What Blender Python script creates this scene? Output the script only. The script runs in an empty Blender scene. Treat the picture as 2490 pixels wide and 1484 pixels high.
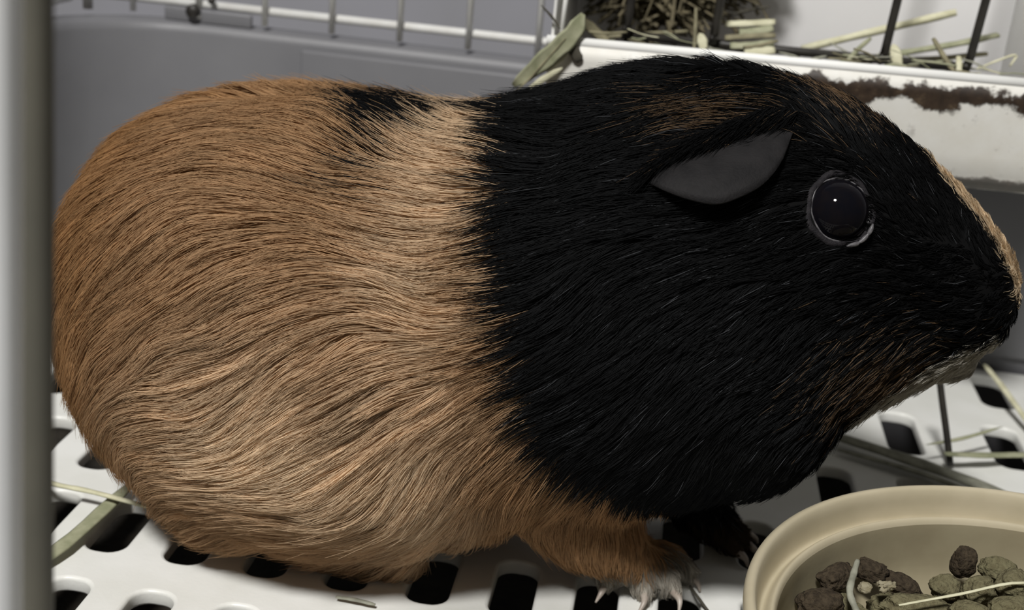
import bpy, bmesh, math, random
import numpy as np
from mathutils import Vector, Matrix, noise
from mathutils.bvhtree import BVHTree
from mathutils.kdtree import KDTree

random.seed(7)
rng = np.random.default_rng(7)
CM = 0.01                      # everything below is written in centimetres
scene = bpy.context.scene
COL = scene.collection

# ------------------------------------------------------------------ camera
cam_d = bpy.data.cameras.new('camera')
cam = bpy.data.objects.new('camera', cam_d)
COL.objects.link(cam)
scene.camera = cam
FPX, PITCH, YAW, ROLL = 3035.0, math.radians(20.65), math.radians(6.28), math.radians(5.5)
_f = Vector((-math.sin(YAW) * math.cos(PITCH), math.cos(YAW) * math.cos(PITCH), -math.sin(PITCH)))
_r0 = Vector((math.cos(YAW), math.sin(YAW), 0))
_u0 = _r0.cross(_f)
_r = _r0 * math.cos(ROLL) + _u0 * math.sin(ROLL)
_u = -_r0 * math.sin(ROLL) + _u0 * math.cos(ROLL)
mw = Matrix((_r, _u, -_f)).transposed().to_4x4()
mw.translation = Vector((0, 0, 17.9)) * CM
cam.matrix_world = mw
cam_d.sensor_width = 36.0
cam_d.lens = 36.0 * FPX / 2490.0
cam_d.clip_start = 0.005
cam_d.clip_end = 20
cam_d.dof.use_dof = True
cam_d.dof.focus_distance = 0.27
cam_d.dof.aperture_fstop = 20

# ------------------------------------------------------------------ world, lamp, exposure
world = bpy.data.worlds.new('world')
scene.world = world
world.use_nodes = True
bg = world.node_tree.nodes['Background']
bg.inputs['Color'].default_value = (1.0, 0.95, 0.86, 1)
bg.inputs['Strength'].default_value = 0.085
ld = bpy.data.lights.new('ceiling_lamp', 'AREA')
ld.shape = 'DISK'
ld.size = 0.22
ld.energy = 26.5
ld.color = (1.0, 0.985, 0.955)
lamp = bpy.data.objects.new('ceiling_lamp', ld)
COL.objects.link(lamp)
lamp.location = (-0.24, -0.56, 1.31)
lamp.rotation_euler = (Vector((-0.02, 0.30, 0.05)) - lamp.location).to_track_quat('-Z', 'Y').to_euler()
vs = scene.view_settings
vs.view_transform = 'Standard'
vs.look = 'None'
vs.exposure = 0.0
vs.gamma = 1.0
vs.use_curve_mapping = False


# ------------------------------------------------------------------ helpers
def tag(o, label=None, cat=None, group=None, kind=None):
    if label: o['label'] = label
    if cat: o['category'] = cat
    if group: o['group'] = group
    if kind: o['kind'] = kind
    return o


def empty(name, loc, label=None, cat=None, group=None, kind=None):
    o = bpy.data.objects.new(name, None)
    COL.objects.link(o)
    o.location = Vector(loc) * CM
    o.empty_display_size = 0.01
    return tag(o, label, cat, group, kind)


def link(name, me, mat, parent=None, smooth=True):
    o = bpy.data.objects.new(name, me)
    COL.objects.link(o)
    if mat is not None:
        me.materials.clear()
        me.materials.append(mat)
    if smooth:
        me.polygons.foreach_set('use_smooth', [True] * len(me.polygons))
    if parent is not None:
        o.parent = parent
        o.matrix_parent_inverse = Matrix.Translation(-parent.location)
    return o


def mesh_from(verts, faces, name='m'):
    me = bpy.data.meshes.new(name)
    me.from_pydata([tuple(Vector(v) * CM) for v in verts], [], faces)
    me.update()
    return me


def bm_mesh(bm, name='m'):
    me = bpy.data.meshes.new(name)
    bm.normal_update()
    bm.to_mesh(me)
    bm.free()
    return me


def box(x0, x1, y0, y1, z0, z1, bev=0.0, seg=2):
    bm = bmesh.new()
    bmesh.ops.create_cube(bm, size=1)
    for v in bm.verts:
        v.co = Vector(((x0 + x1) / 2 + v.co.x * (x1 - x0), (y0 + y1) / 2 + v.co.y * (y1 - y0),
                       (z0 + z1) / 2 + v.co.z * (z1 - z0))) * CM
    if bev:
        bmesh.ops.bevel(bm, geom=list(bm.edges), offset=bev * CM, segments=seg, affect='EDGES', profile=.5)
    return bm_mesh(bm)


def frames(pts):
    pts = [Vector(p) for p in pts]
    T = []
    for i in range(len(pts)):
        a = pts[max(i - 1, 0)]; b = pts[min(i + 1, len(pts) - 1)]
        T.append((b - a).normalized())
    n = T[0].orthogonal().normalized()
    out = []
    for i, t in enumerate(T):
        n = (n - t * n.dot(t)).normalized()
        out.append((pts[i], n, t.cross(n)))
    return out


def tube(pts, r, sides=10, cap=True):
    """round wire through pts; r a number or one per point"""
    rs = r if hasattr(r, '__len__') else [r] * len(pts)
    V, Fc = [], []
    for (p, n, b), rr in zip(frames(pts), rs):
        for k in range(sides):
            a = 2 * math.pi * k / sides
            V.append(p + (n * math.cos(a) + b * math.sin(a)) * rr)
    for i in range(len(pts) - 1):
        for k in range(sides):
            k2 = (k + 1) % sides
            Fc.append((i * sides + k, i * sides + k2, (i + 1) * sides + k2, (i + 1) * sides + k))
    if cap:
        Fc.append(tuple(range(sides - 1, -1, -1)))
        Fc.append(tuple(range((len(pts) - 1) * sides, len(pts) * sides)))
    return mesh_from(V, Fc)


def smooth_path(pts, n=6):
    P = [Vector(p) for p in pts]
    P = [P[0] * 2 - P[1]] + P + [P[-1] * 2 - P[-2]]
    out = []
    for i in range(1, len(P) - 2):
        for k in range(n):
            t = k / n
            a, b, c, d = P[i - 1:i + 3]
            out.append(0.5 * ((2 * b) + (c - a) * t + (2 * a - 5 * b + 4 * c - d) * t * t + (-a + 3 * b - 3 * c + d) * t ** 3))
    out.append(P[-2])
    return out


def lathe(profile, segs=96, cx=0, cy=0):
    V, Fc = [], []
    n = len(profile)
    for s in range(segs):
        a = 2 * math.pi * s / segs
        for r, z in profile:
            V.append((cx + r * math.cos(a), cy + r * math.sin(a), z))
    for s in range(segs):
        s2 = (s + 1) % segs
        for i in range(n - 1):
            Fc.append((s * n + i, s2 * n + i, s2 * n + i + 1, s * n + i + 1))
    me = mesh_from(V, Fc)
    bm = bmesh.new(); bm.from_mesh(me)
    bmesh.ops.remove_doubles(bm, verts=bm.verts, dist=1e-6)
    bmesh.ops.recalc_face_normals(bm, faces=bm.faces)
    bm.to_mesh(me); bm.free()
    return me


# ------------------------------------------------------------------ materials
class NT:
    def __init__(self, name):
        self.m = bpy.data.materials.new(name)
        self.m.use_nodes = True
        self.t = self.m.node_tree
        self.b = self.t.nodes['Principled BSDF']

    def n(self, typ, **kw):
        nd = self.t.nodes.new(typ)
        for k, v in kw.items():
            if k in nd.inputs:
                nd.inputs[k].default_value = v
            else:
                setattr(nd, k, v)
        return nd

    def l(self, a, b):
        self.t.links.new(a, b)


def ramp(N, fac, stops):
    r = N.n('ShaderNodeValToRGB')
    e = r.color_ramp.elements
    e[0].position, e[0].color = stops[0][0], (*stops[0][1], 1)
    e[1].position, e[1].color = stops[-1][0], (*stops[-1][1], 1)
    for p, c in stops[1:-1]:
        k = e.new(p); k.color = (*c, 1)
    N.l(fac, r.inputs['Fac'])
    return r


def mat(name, c1, c2=None, scale=400.0, rough=.5, bump=0.0, bscale=None, spec=.5, detail=4, stops=None, coat=0):
    N = NT(name)
    tc = N.n('ShaderNodeTexCoord')
    nz = N.n('ShaderNodeTexNoise', Scale=scale, Detail=detail)
    N.l(tc.outputs['Object'], nz.inputs['Vector'])
    st = stops or [(.35, c1), (.65, c2 or c1)]
    r = ramp(N, nz.outputs['Fac'], st)
    N.l(r.outputs['Color'], N.b.inputs['Base Color'])
    N.b.inputs['Roughness'].default_value = rough
    N.b.inputs['Specular IOR Level'].default_value = spec
    N.b.inputs['Coat Weight'].default_value = coat
    if bump:
        n2 = N.n('ShaderNodeTexNoise', Scale=bscale or scale * 2, Detail=3)
        N.l(tc.outputs['Object'], n2.inputs['Vector'])
        bp = N.n('ShaderNodeBump', Strength=bump, Distance=0.001)
        N.l(n2.outputs['Fac'], bp.inputs['Height'])
        N.l(bp.outputs['Normal'], N.b.inputs['Normal'])
    return N.m


M = {}
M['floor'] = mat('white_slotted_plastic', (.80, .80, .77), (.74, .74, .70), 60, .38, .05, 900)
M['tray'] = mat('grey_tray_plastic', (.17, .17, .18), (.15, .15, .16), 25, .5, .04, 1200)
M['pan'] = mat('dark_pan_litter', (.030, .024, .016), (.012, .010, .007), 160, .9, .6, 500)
M['roomwall'] = mat('lilac_grey_wall', (.36, .36, .40), (.33, .33, .36), 12, .8)
M['wire_white'] = mat('white_coated_wire', (.78, .78, .76), (.70, .69, .66), 120, .35)
M['wire_black'] = mat('black_coated_wire', (.030, .027, .022), (.018, .016, .014), 200, .45)
M['bar_shade'] = mat('shaded_bar_side', (.125, .118, .093), (.105, .10, .08), 60, .6)  # dark tone stands in for the white bar's shaded side
M['bar_white'] = mat('white_cage_bar', (.92, .93, .94), (.88, .89, .90), 60, .5)
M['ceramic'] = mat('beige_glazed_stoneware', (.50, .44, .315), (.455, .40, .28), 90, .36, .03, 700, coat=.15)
M['ceramic_in'] = mat('dark_olive_beige_glaze', (.285, .25, .165), (.25, .215, .14), 90, .4, .03, 700)  # inside of the bowl, toned darker than the rim
M['claw'] = mat('pale_claw_horn', (.42, .37, .32), (.30, .25, .21), 300, .4)


# ------------------------------------------------------------------ room wall
link('wall_back', box(-160, 160, 84, 90, -60, 150), M['roomwall'], smooth=False)['kind'] = 'structure'

# ------------------------------------------------------------------ slotted floor
def slot_outline(cx, y0, y1, w, r=.44, seg=6):
    x0, x1 = cx - w / 2, cx + w / 2
    out = []
    for (ax, ay, s) in ((x1 - r, y1 - r, 0), (x0 + r, y1 - r, 90), (x0 + r, y0 + r, 180), (x1 - r, y0 + r, 270)):
        for k in range(seg + 1):
            a = math.radians(s + 90 * k / seg)
            out.append((ax + r * math.cos(a), ay + r * math.sin(a)))
    return out


def slotted_plate():
    cu = bpy.data.curves.new('plate', 'CURVE')
    cu.dimensions = '2D'
    cu.fill_mode = 'BOTH'
    cu.extrude = .12 * CM
    cu.bevel_depth = .10 * CM
    cu.bevel_resolution = 2
    cu.offset = -.10 * CM

    def sp(pts):
        s = cu.splines.new('POLY')
        s.points.add(len(pts) - 1)
        for p, (x, y) in zip(s.points, pts):
            p.co = (x * CM, y * CM, 0, 1)
        s.use_cyclic_u = True
    sp([(-22.6, 8), (22, 8), (22, 47.2), (-19.5, 47.2), (-22.6, 44)])
    rows = [(10.6, 13.1), (14.4, 16.9), (18.25, 20.75), (22.05, 24.55), (25.87, 28.37), (29.75, 32.4)]
    for y0, y1 in rows:
        for k in range(-4, 16):
            x = -12.72 + 2.1 * k
            if -21.7 < x < 21:
                sp(slot_outline(x, y0, y1, 1.08))
    for k in range(-11, 6):
        x = 6.69 + 2.5 * k
        if -21.4 < x < 21:
            sp(slot_outline(x, 33.9, 36.7, 1.12))
    for k in range(-8, 4):
        x = 9.35 + 3.5 * k
        if -21 < x < 20.8:
            sp(slot_outline(x, 38.5, 41.7, 1.2))
        if -18 < x < 20.8:
            sp(slot_outline(x + .55, 43.5, 46.4, 1.2))
    ob = bpy.data.objects.new('plate_curve', cu)
    COL.objects.link(ob)
    dg = bpy.context.evaluated_depsgraph_get()
    me = bpy.data.meshes.new_from_object(ob.evaluated_get(dg))
    bpy.data.objects.remove(ob)
    me.transform(Matrix.Translation((0, 0, -.22 * CM)))
    return me


fl = link('floor', slotted_plate(), M['floor'], smooth=False)
fl['kind'] = 'structure'
fl['label'] = 'white plastic cage floor pierced by rounded slots'

# ------------------------------------------------------------------ grey cage tray
def tray():
    t = empty('cage_tray', (0, 47.5, -5), 'grey plastic cage tray wall rising behind the guinea pig', 'cage tray')
    path = [(22.5, 47.5), (-18.6, 47.5)]
    for k in range(1, 9):
        a = math.radians(90 + 90 * k / 8)
        path.append((-18.6 + 4.6 * math.cos(a), 42.9 + 4.6 * math.sin(a)))
    path.append((-23.2, 8))
    # inner profile: (outward offset, z)
    prof = [(-.1, -5), (0, .3), (.25, 9.35), (.32, 9.62), (.5, 9.75), (1.15, 9.8), (1.3, 9.72), (1.32, 9.4), (.75, 9.3), (.5, -5)]
    V, Fc = [], []
    n = len(prof)
    for i, (x, y) in enumerate(path):
        a = Vector(path[max(i - 1, 0)]); b = Vector(path[min(i + 1, len(path) - 1)])
        d = (b - a).normalized()
        nrm = Vector((d.y, -d.x))            # outward (away from the cage)
        for off, z in prof:
            V.append((x + nrm.x * off, y + nrm.y * off, z))
    for i in range(len(path) - 1):
        for k in range(n):
            k2 = (k + 1) % n
            Fc.append((i * n + k, (i + 1) * n + k, (i + 1) * n + k2, i * n + k2))
    me = mesh_from(V, Fc)
    bm = bmesh.new(); bm.from_mesh(me)
    bmesh.ops.recalc_face_normals(bm, faces=bm.faces)
    bm.to_mesh(me); bm.free()
    w = link('tray_wall', me, M['tray'], t)
    link('raised_panel', box(-14.4, 22, 47.28, 47.75, .5, 9.3, .12), M['tray'], t)
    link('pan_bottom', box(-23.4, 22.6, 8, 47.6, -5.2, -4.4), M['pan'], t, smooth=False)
    return t


tray()


# ------------------------------------------------------------------ guinea pig: body
# x, ztop, zbot, half width, height fraction of the widest point, squareness, y centre
ST = np.array([
    (-14.75, 6.6, 5.6, .05, .5, 2.0, 29.6), (-14.60, 8.2, 4.4, 1.9, .5, 2.0, 29.6),
    (-14.10, 9.3, 3.1, 3.3, .48, 2.0, 29.6), (-13.00, 10.4, 1.7, 4.6, .45, 2.1, 29.6),
    (-11.40, 11.2, .8, 5.4, .42, 2.2, 29.5), (-9.30, 11.55, .45, 5.9, .42, 2.3, 29.4),
    (-7.00, 11.6, .4, 6.0, .42, 2.3, 29.3), (-5.00, 11.65, .7, 5.7, .42, 2.3, 29.3),
    (-3.00, 12.3, 1.2, 5.3, .42, 2.2, 29.3), (-1.20, 13.1, 1.6, 5.0, .42, 2.15, 29.3),
    (0.60, 13.5, 1.9, 4.8, .42, 2.1, 29.3), (2.30, 13.4, 2.6, 4.4, .42, 2.1, 29.3),
    (3.90, 13.0, 3.9, 3.7, .42, 2.1, 29.3), (5.30, 12.35, 5.1, 3.0, .43, 2.1, 29.3),
    (6.50, 11.55, 6.0, 2.4, .45, 2.1, 29.3), (7.50, 10.75, 6.8, 1.95, .46, 2.2, 29.3),
    (8.20, 10.05, 7.5, 1.5, .48, 2.2, 29.3), (8.58, 9.5, 8.0, 1.0, .5, 2.1, 29.3),
    (8.70, 8.9, 8.5, .05, .5, 2.0, 29.3)])


def catmull(P, n):
    P = np.vstack([2 * P[0] - P[1], P, 2 * P[-1] - P[-2]])
    out = []
    for i in range(1, len(P) - 2):
        for t in np.arange(n) / n:
            a, b, c, d = P[i - 1], P[i], P[i + 1], P[i + 2]
            out.append(.5 * ((2 * b) + (c - a) * t + (2 * a - 5 * b + 4 * c - d) * t * t + (-a + 3 * b - 3 * c + d) * t ** 3))
    out.append(P[-2])
    return np.array(out)


def build_body():
    S = catmull(ST, 5)
    S[:, 3] = np.maximum(S[:, 3], .03)
    m = 64
    th = np.linspace(0, 2 * np.pi, m, endpoint=False)
    c, s = np.cos(th), np.sin(th)
    V, Fc = [], []
    for x, zt, zb, w, f, e, yc in S:
        zm = zb + (zt - zb) * f
        y = yc + w * np.sign(c) * abs(c) ** (2 / e)
        z = np.where(s > 0, zm + (zt - zm) * abs(s) ** (2 / e), zm - (zm - zb) * abs(s) ** (2 / e))
        V += [(x, yy, zz) for yy, zz in zip(y, z)]
    k = len(S)
    for i in range(k - 1):
        for j in range(m):
            Fc.append((i * m + j, (i + 1) * m + j, (i + 1) * m + (j + 1) % m, i * m + (j + 1) % m))
    Fc.append(tuple(range(m)))
    Fc.append(tuple(range(k * m - 1, (k - 1) * m - 1, -1)))
    bm = bmesh.new()
    bv = [bm.verts.new(Vector(v) * CM) for v in V]
    for f in Fc:
        bm.faces.new([bv[i] for i in f])

    def ball(p, r):
        rr = r if hasattr(r, '__len__') else (r, r, r)
        mt = Matrix.Translation(Vector(p) * CM) @ Matrix.Diagonal((*[q * CM for q in rr], 1))
        bmesh.ops.create_icosphere(bm, subdivisions=3, radius=1, matrix=mt)

    def chain(pts, n=7):
        for a, b in zip(pts[:-1], pts[1:]):
            for t in np.linspace(0, 1, n):
                p = [a[i] + (b[i] - a[i]) * t for i in range(3)]
                ball(p, a[3] + (b[3] - a[3]) * t)
    # haunches and hind feet
    for sgn, yc in ((1, 0), (-1, 59.0)):
        Y = lambda y: yc + sgn * y
        ball((-7.4, Y(26.5), 3.4), (3.3, 2.0, 2.7))
        ball((-9.5, Y(26.6), 3.0), (2.6, 2.0, 2.4))
        ball((-5.9, Y(26.95), 2.35), (2.6, 1.7, 1.6))
        ball((-4.3, Y(27.6), 2.5), (2.4, 1.7, 1.6))
        chain([(-8.0, Y(27.0), .95, .8), (-6.4, Y(26.9), .7, .65), (-5.0, Y(26.9), .5, .48)])
    # near foreleg: shoulder, elbow, wrist, palm, toes
    chain([(-1.6, 27.6, 4.4, 2.0), (-1.7, 27.2, 3.0, 1.4), (-.65, 27.3, 2.0, 1.08), (.35, 27.75, 1.15, .75), (.75, 28.25, .7, .6)])
    for a, b, c_ in (((.25, 28.4, .62), (.1, 27.85, .52), (.02, 27.5, .3)), ((.75, 28.25, .66), (.98, 27.7, .54), (1.05, 27.4, .3)),
                     ((1.15, 28.45, .62), (1.58, 28.0, .5), (1.76, 27.7, .3)), ((1.35, 28.85, .6), (1.95, 28.65, .45), (2.15, 28.5, .26))):
        chain([(*a, .42), (*b, .35), (*c_, .26)], 6)
    # far foreleg
    chain([(0.2, 31.5, 4.0, 1.8), (.6, 31.6, 2.6, 1.3), (1.6, 31.3, 1.6, 1.0), (2.5, 30.9, .9, .75), (2.9, 30.8, .55, .55)])
    for a, b in (((2.9, 30.5, .5), (3.5, 30.0, .3)), ((3.0, 30.8, .5), (3.75, 30.5, .3)), ((3.0, 31.1, .5), (3.75, 31.1, .3)), ((2.8, 31.4, .5), (3.4, 31.7, .3))):
        chain([(*a, .34), (*b, .2)], 6)
    # cheek and jowl fullness, muzzle, lower lip
    ball((2.2, 27.62, 6.2), (2.9, 2.55, 3.0))
    ball((2.2, 30.98, 6.2), (2.9, 2.55, 3.0))
    ball((7.35, 28.75, 8.35), (1.25, 1.2, 1.15))
    ball((7.35, 29.85, 8.35), (1.25, 1.2, 1.15))
    ball((7.35, 29.3, 7.0), (.95, .95, .62))
    ob = bpy.data.objects.new('tmp', bm_mesh(bm))
    COL.objects.link(ob)
    md = ob.modifiers.new('r', 'REMESH')
    md.mode = 'VOXEL'
    md.voxel_size = .14 * CM
    sm = ob.modifiers.new('s', 'SMOOTH')
    sm.factor = .5
    sm.iterations = 7
    dg = bpy.context.evaluated_depsgraph_get()
    me = bpy.data.meshes.new_from_object(ob.evaluated_get(dg))
    bpy.data.objects.remove(ob)
    # inset for the depth of the coat
    n = len(me.vertices)
    co = np.empty(n * 3); me.vertices.foreach_get('co', co); co = co.reshape(-1, 3)
    no = np.empty(n * 3); me.vertices.foreach_get('normal', no); no = no.reshape(-1, 3)
    x, z = co[:, 0] / CM, co[:, 2] / CM
    dep = np.interp(x, [-15, -4, 1, 4, 9], [.22, .22, .2, .1, .06]) * np.clip((z - .9) / 1.2, 0, 1)
    co -= no * (dep * CM)[:, None]
    co[:, 2] = np.maximum(co[:, 2], .0004)
    me.vertices.foreach_set('co', co.ravel())
    me.update()
    me.name = 'guinea_pig_body'
    return me


PIG = empty('guinea_pig', (-3, 29.3, 0), 'tan and black short haired guinea pig crouching on the slotted floor', 'guinea pig')
body_me = build_body()

# how the coat lies: point on the near side (x, y, z) and the way the tips point there
FLOW = [(-9.09, 28.96, 11.33, -0.8, -0.59, -0.08), (-11.44, 27.11, 10.43, -0.86, -0.18, -0.48), (-12.57, 26.23, 9.03, -0.74, 0.08, -0.66), (-12.98,
    25.51, 7.2, -0.47, 0.15, -0.87), (-12.57, 24.97, 5.41, -0.2, 0.18, -0.96), (-11.89, 24.72, 4.15, -0.13, 0.37, -0.92), (-10.94, 24.25, 6.46, -0.43,
    0.04, -0.9), (-11.42, 24.74, 7.68, -0.62, -0.0, -0.78), (-10.3, 24.81, 8.78, -0.84, -0.02, -0.54), (-8.77, 25.2, 9.81, -0.97, -0.07, -0.23), (-6.39,
    27.17, 11.09, -0.93, 0.35, 0.14), (-6.51, 28.82, 11.36, -0.88, 0.48, 0.03), (-4.55, 26.58, 10.93, -0.99, -0.01, -0.17), (-6.08, 25.43, 10.1, -1.0,
    -0.05, 0.04), (-6.59, 24.22, 8.55, -1.0, -0.05, 0.03), (-5.22, 24.21, 8.09, -0.96, -0.02, 0.29), (-7.45, 24.09, 8.29, -0.97, -0.06, -0.22), (-8.87,
    24.26, 8.4, -0.94, 0.01, -0.33), (-3.42, 24.3, 7.56, -0.89, -0.21, -0.41), (-3.58, 24.66, 8.82, -0.94, -0.18, -0.28), (-4.69, 24.05, 7.28, -0.98,
    -0.17, -0.1), (-6.4, 23.74, 7.06, -0.94, -0.16, -0.31), (-7.68, 23.58, 6.16, -0.82, -0.01, -0.57), (-9.17, 23.85, 6.89, -0.97, 0.13, -0.22), (-9.94,
    23.88, 5.77, -0.9, 0.22, -0.37), (-10.72, 24.13, 4.52, -0.75, 0.34, -0.57), (-8.12, 23.58, 4.69, -0.8, 0.1, -0.6), (-5.45, 23.76, 6.03, -0.83, -0.18,
    -0.53), (-3.72, 24.09, 6.15, -0.82, -0.18, -0.54), (-4.5, 24.11, 3.99, -0.63, 0.06, -0.77), (-5.82, 23.71, 4.5, -0.77, -0.08, -0.63), (-2.92, 24.39,
    4.63, -0.61, 0.05, -0.79), (-7.29, 24.07, 2.69, -0.92, -0.09, -0.38), (-9.18, 23.9, 2.99, -0.86, 0.13, -0.49), (-5.46, 24.54, 2.29, -0.86, -0.29,
    -0.41), (-2.27, 25.1, 3.51, -0.22, 0.53, -0.82), (-1.64, 25.0, 3.99, -0.35, 0.4, -0.85), (-0.54, 26.05, 2.6, 0.21, -0.13, -0.97), (0.4, 26.56, 1.9,
    0.41, -0.25, -0.88), (0.08, 26.18, 3.09, 0.12, 0.72, -0.69), (-2.8, 26.87, 11.55, -0.96, 0.13, -0.25), (-2.4, 25.12, 9.76, -0.96, -0.09, -0.26),
    (-1.23, 25.56, 10.7, -0.78, -0.29, -0.56), (-1.62, 26.17, 11.4, -0.77, -0.32, -0.55), (-1.48, 24.97, 9.47, -0.83, -0.2, -0.52), (0.29, 24.98, 9.26,
    -0.87, -0.19, -0.46), (-1.15, 24.53, 6.85, -0.91, -0.12, -0.4), (0.72, 24.78, 6.04, -0.81, -0.08, -0.59), (2.63, 25.22, 8.1, -0.82, -0.32, -0.48),
    (1.78, 25.39, 4.88, -0.45, 0.26, -0.86), (5.48, 26.54, 7.69, -0.78, -0.34, -0.53), (4.82, 26.58, 6.35, -0.73, -0.42, -0.54), (6.49, 27.21, 9.84,
    -0.87, -0.48, -0.14), (5.33, 27.55, 11.48, -0.87, -0.13, 0.48), (6.91, 27.88, 10.55, -0.76, 0.03, 0.65), (3.84, 27.97, 12.59, -0.86, 0.26, 0.43),
    (1.51, 29.19, 13.3, -0.73, -0.69, -0.01), (1.08, 27.57, 12.88, -0.79, -0.54, -0.29), (-0.78, 28.58, 12.95, -0.95, -0.05, -0.3), (3.24, 25.75, 9.87,
    -0.9, -0.38, -0.2), (2.08, 26.55, 11.96, -0.82, -0.45, -0.35), (7.42, 27.42, 9.02, -0.9, -0.43, 0.03), (7.17, 27.35, 8.02, -0.91, -0.41, -0.06),
    (3.44, 26.75, 11.72, -0.83, -0.5, -0.24)]
FLOW = np.array(FLOW)
XB = np.array([(0, 3.4), (2, 2.6), (3.0, 1.6), (3.45, .73), (4.36, -.46), (5.11, -1.47), (5.89, -1.98), (6.75, -2.28), (7.64, -2.55), (8.23, -2.84),
               (8.87, -3.1), (9.95, -3.38), (10.94, -3.58), (11.65, -3.8), (14, -3.9)])
EAR_TOP = [(2.77, 27.41, 12.57), (2.18, 27.3, 12.62), (1.58, 26.96, 12.43), (.91, 26.6, 12.16), (.34, 26.33, 11.88), (-.12, 26.03, 11.49)]
EAR_LOW = [(2.70, 27.11, 12.36), (2.49, 26.54, 11.83), (2.15, 26.14, 11.39), (1.67, 25.88, 11.1), (1.21, 25.73, 10.94), (.65, 25.71, 10.99), (.15, 25.76, 11.11), (-.24, 25.86, 11.25)]
EYE_P, EYE_N = np.array((3.92, 26.48, 11.03)), np.array((.32, -.83, .45))


def vnoise(p, f, seed=0):
    """cheap smooth noise from a few random plane waves, about -1..1"""
    r = np.random.default_rng(seed + 11)
    out = 0
    for k in range(6):
        d = r.normal(size=3); d /= np.linalg.norm(d)
        out = out + np.sin(p @ d * f * r.uniform(.7, 1.5) + r.uniform(0, 6.28))
    return out / 3.0


def flow(p):
    q = p.copy()
    far = q[:, 1] > 29.3
    q[far, 1] = 58.6 - q[far, 1]
    d2 = ((q[:, None, :] - FLOW[None, :, :3]) ** 2).sum(-1)
    w = 1 / (d2 + .15) ** 2
    v = w @ FLOW[:, 3:]
    v /= np.linalg.norm(v, axis=1)[:, None]
    v[far, 1] *= -1
    return v


def coat_length(p):
    x, y, z = p.T
    L = np.interp(x, [-15, -12, -5, -3, -1, 1, 3, 5, 7, 9], [1.8, 2.1, 2.1, 1.7, 1.5, 1.15, .75, .55, .4, .22])
    L = np.where((z < 3.0) & (x > -1.6) & (x < 4.2), np.minimum(L, .28 + .24 * np.clip(z, 0, 3)), L)
    L = np.where((x > 3.8) & (z < 8.3), np.maximum(L, .8 - .1 * np.abs(x - 5)), L)
    near_ear = (x > -.3) & (x < 3.2) & (np.abs(y - 29.3) > 1.6) & (np.abs(y - 29.3) < 3.4) & (z > 11.3)
    L = np.where(near_ear, np.minimum(L, 1.2), L)
    return L


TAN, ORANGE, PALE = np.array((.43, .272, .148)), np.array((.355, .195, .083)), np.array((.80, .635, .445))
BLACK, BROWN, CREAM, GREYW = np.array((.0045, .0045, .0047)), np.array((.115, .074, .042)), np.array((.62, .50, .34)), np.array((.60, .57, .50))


def coat_colour(p, r):
    """colour of a hair rooted at p; r holds random numbers in 0..1 that fray the patches"""
    pj = p + (r[:, :3] - .5) * .45
    x, y, z = pj.T
    ym = np.abs(y - 29.3)
    far = y > 29.3
    c = np.tile(TAN, (len(p), 1))

    def blend(col, w):
        nonlocal c
        w = np.clip(w, 0, 1)[:, None]
        c = c * (1 - w) + col * w
    blend(ORANGE, .9 * np.clip((-9.6 - x) / 2.6, 0, 1) + .35 * np.clip((z - 10) / 1.5, 0, 1) * (x < -6))
    blend(PALE, .95 * np.exp(-((x + 6.6) / 3.1) ** 2 - ((z - 5.4) / 2.2) ** 2))
    blend(ORANGE * .85 + BROWN * .25, .55 * np.clip((x + 4.4) / 1.6, 0, 1) * np.clip((6.6 - z) / 1.8, 0, 1))  # shade below shoulder and elbow, browned into the coat colour
    blend(PALE, .6 * np.exp(-((x + 4.0) / .9) ** 2))
    blend(ORANGE, .28 * np.clip(vnoise(p, 1.3, 3), 0, 1))
    pick = r[:, 3]

    def choose(col, prob):
        m = pick < prob
        c[m] = col
    # dark saddle streak
    sg = np.where(ym < 2, 1.05, .62)
    choose(BLACK, .98 * np.exp(-((x + 5.75) / sg) ** 4) * np.clip((z - 10.1) / 1.0, 0, 1) * np.where(ym < 2.2, 1, .8))
    # dark line along the spine
    choose(BLACK, .95 * ((x > -6.9) & (x < -3) & (ym < .55)))
    # black head and shoulders
    zb = np.where(far, np.maximum(z, 6.2), z)
    xb = np.interp(zb, XB[:, 0], XB[:, 1]) + np.interp(zb, [3, 6, 9, 12], [.15, .35, .5, .45])
    blk = x > xb
    c[blk] = BLACK
    # brown streaks above the ear and on the brow
    m = blk & (pick < .75 * np.exp(-((x - 1.2) / 1.05) ** 2 - ((ym - 1.9) / .55) ** 2) * (z > 11.8)); c[m] = BROWN * 1.1
    m = blk & (pick < .8 * np.exp(-((x - 4.0) / .8) ** 2 - (ym / 1.0) ** 2) * (z > 11)); c[m] = BROWN * 1.5
    # brown chin
    m = blk & (pick < .72 * np.exp(-((x - 5.7) / 1.25) ** 2 - ((z - 7.3) / .95) ** 2) * (ym > .8)); c[m] = BROWN * 1.15
    # blaze down the nose
    m = (x > 6.15) & (ym < np.interp(x, [6.1, 6.8, 7.6, 8.6], [.25, .75, .98, 1.2])) & (z > 8.9)
    c[m] = (CREAM * .8 + TAN * .25)[None, :] * (.75 + .5 * r[m, 4:5])
    # pale lips and throat edge
    m = (x > 5.6) & (z < np.interp(x, [5.6, 6.5, 7.2, 8.4], [6.35, 7.1, 7.75, 8.1])); c[m] = GREYW * .8
    # pale toes
    m = (z < .95) & (x > -.5) & (x < 2.5) & (y < 28.75); c[m] = (GREYW * .72 * np.clip(1.25 - z[m] * .8, .3, 1)[:, None] + BROWN * .3) * (.7 + .6 * r[m, 4:5])
    m = (z < .9) & (x > 2) & (y > 28.8); c[m] = BROWN * .35
    return c


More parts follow.
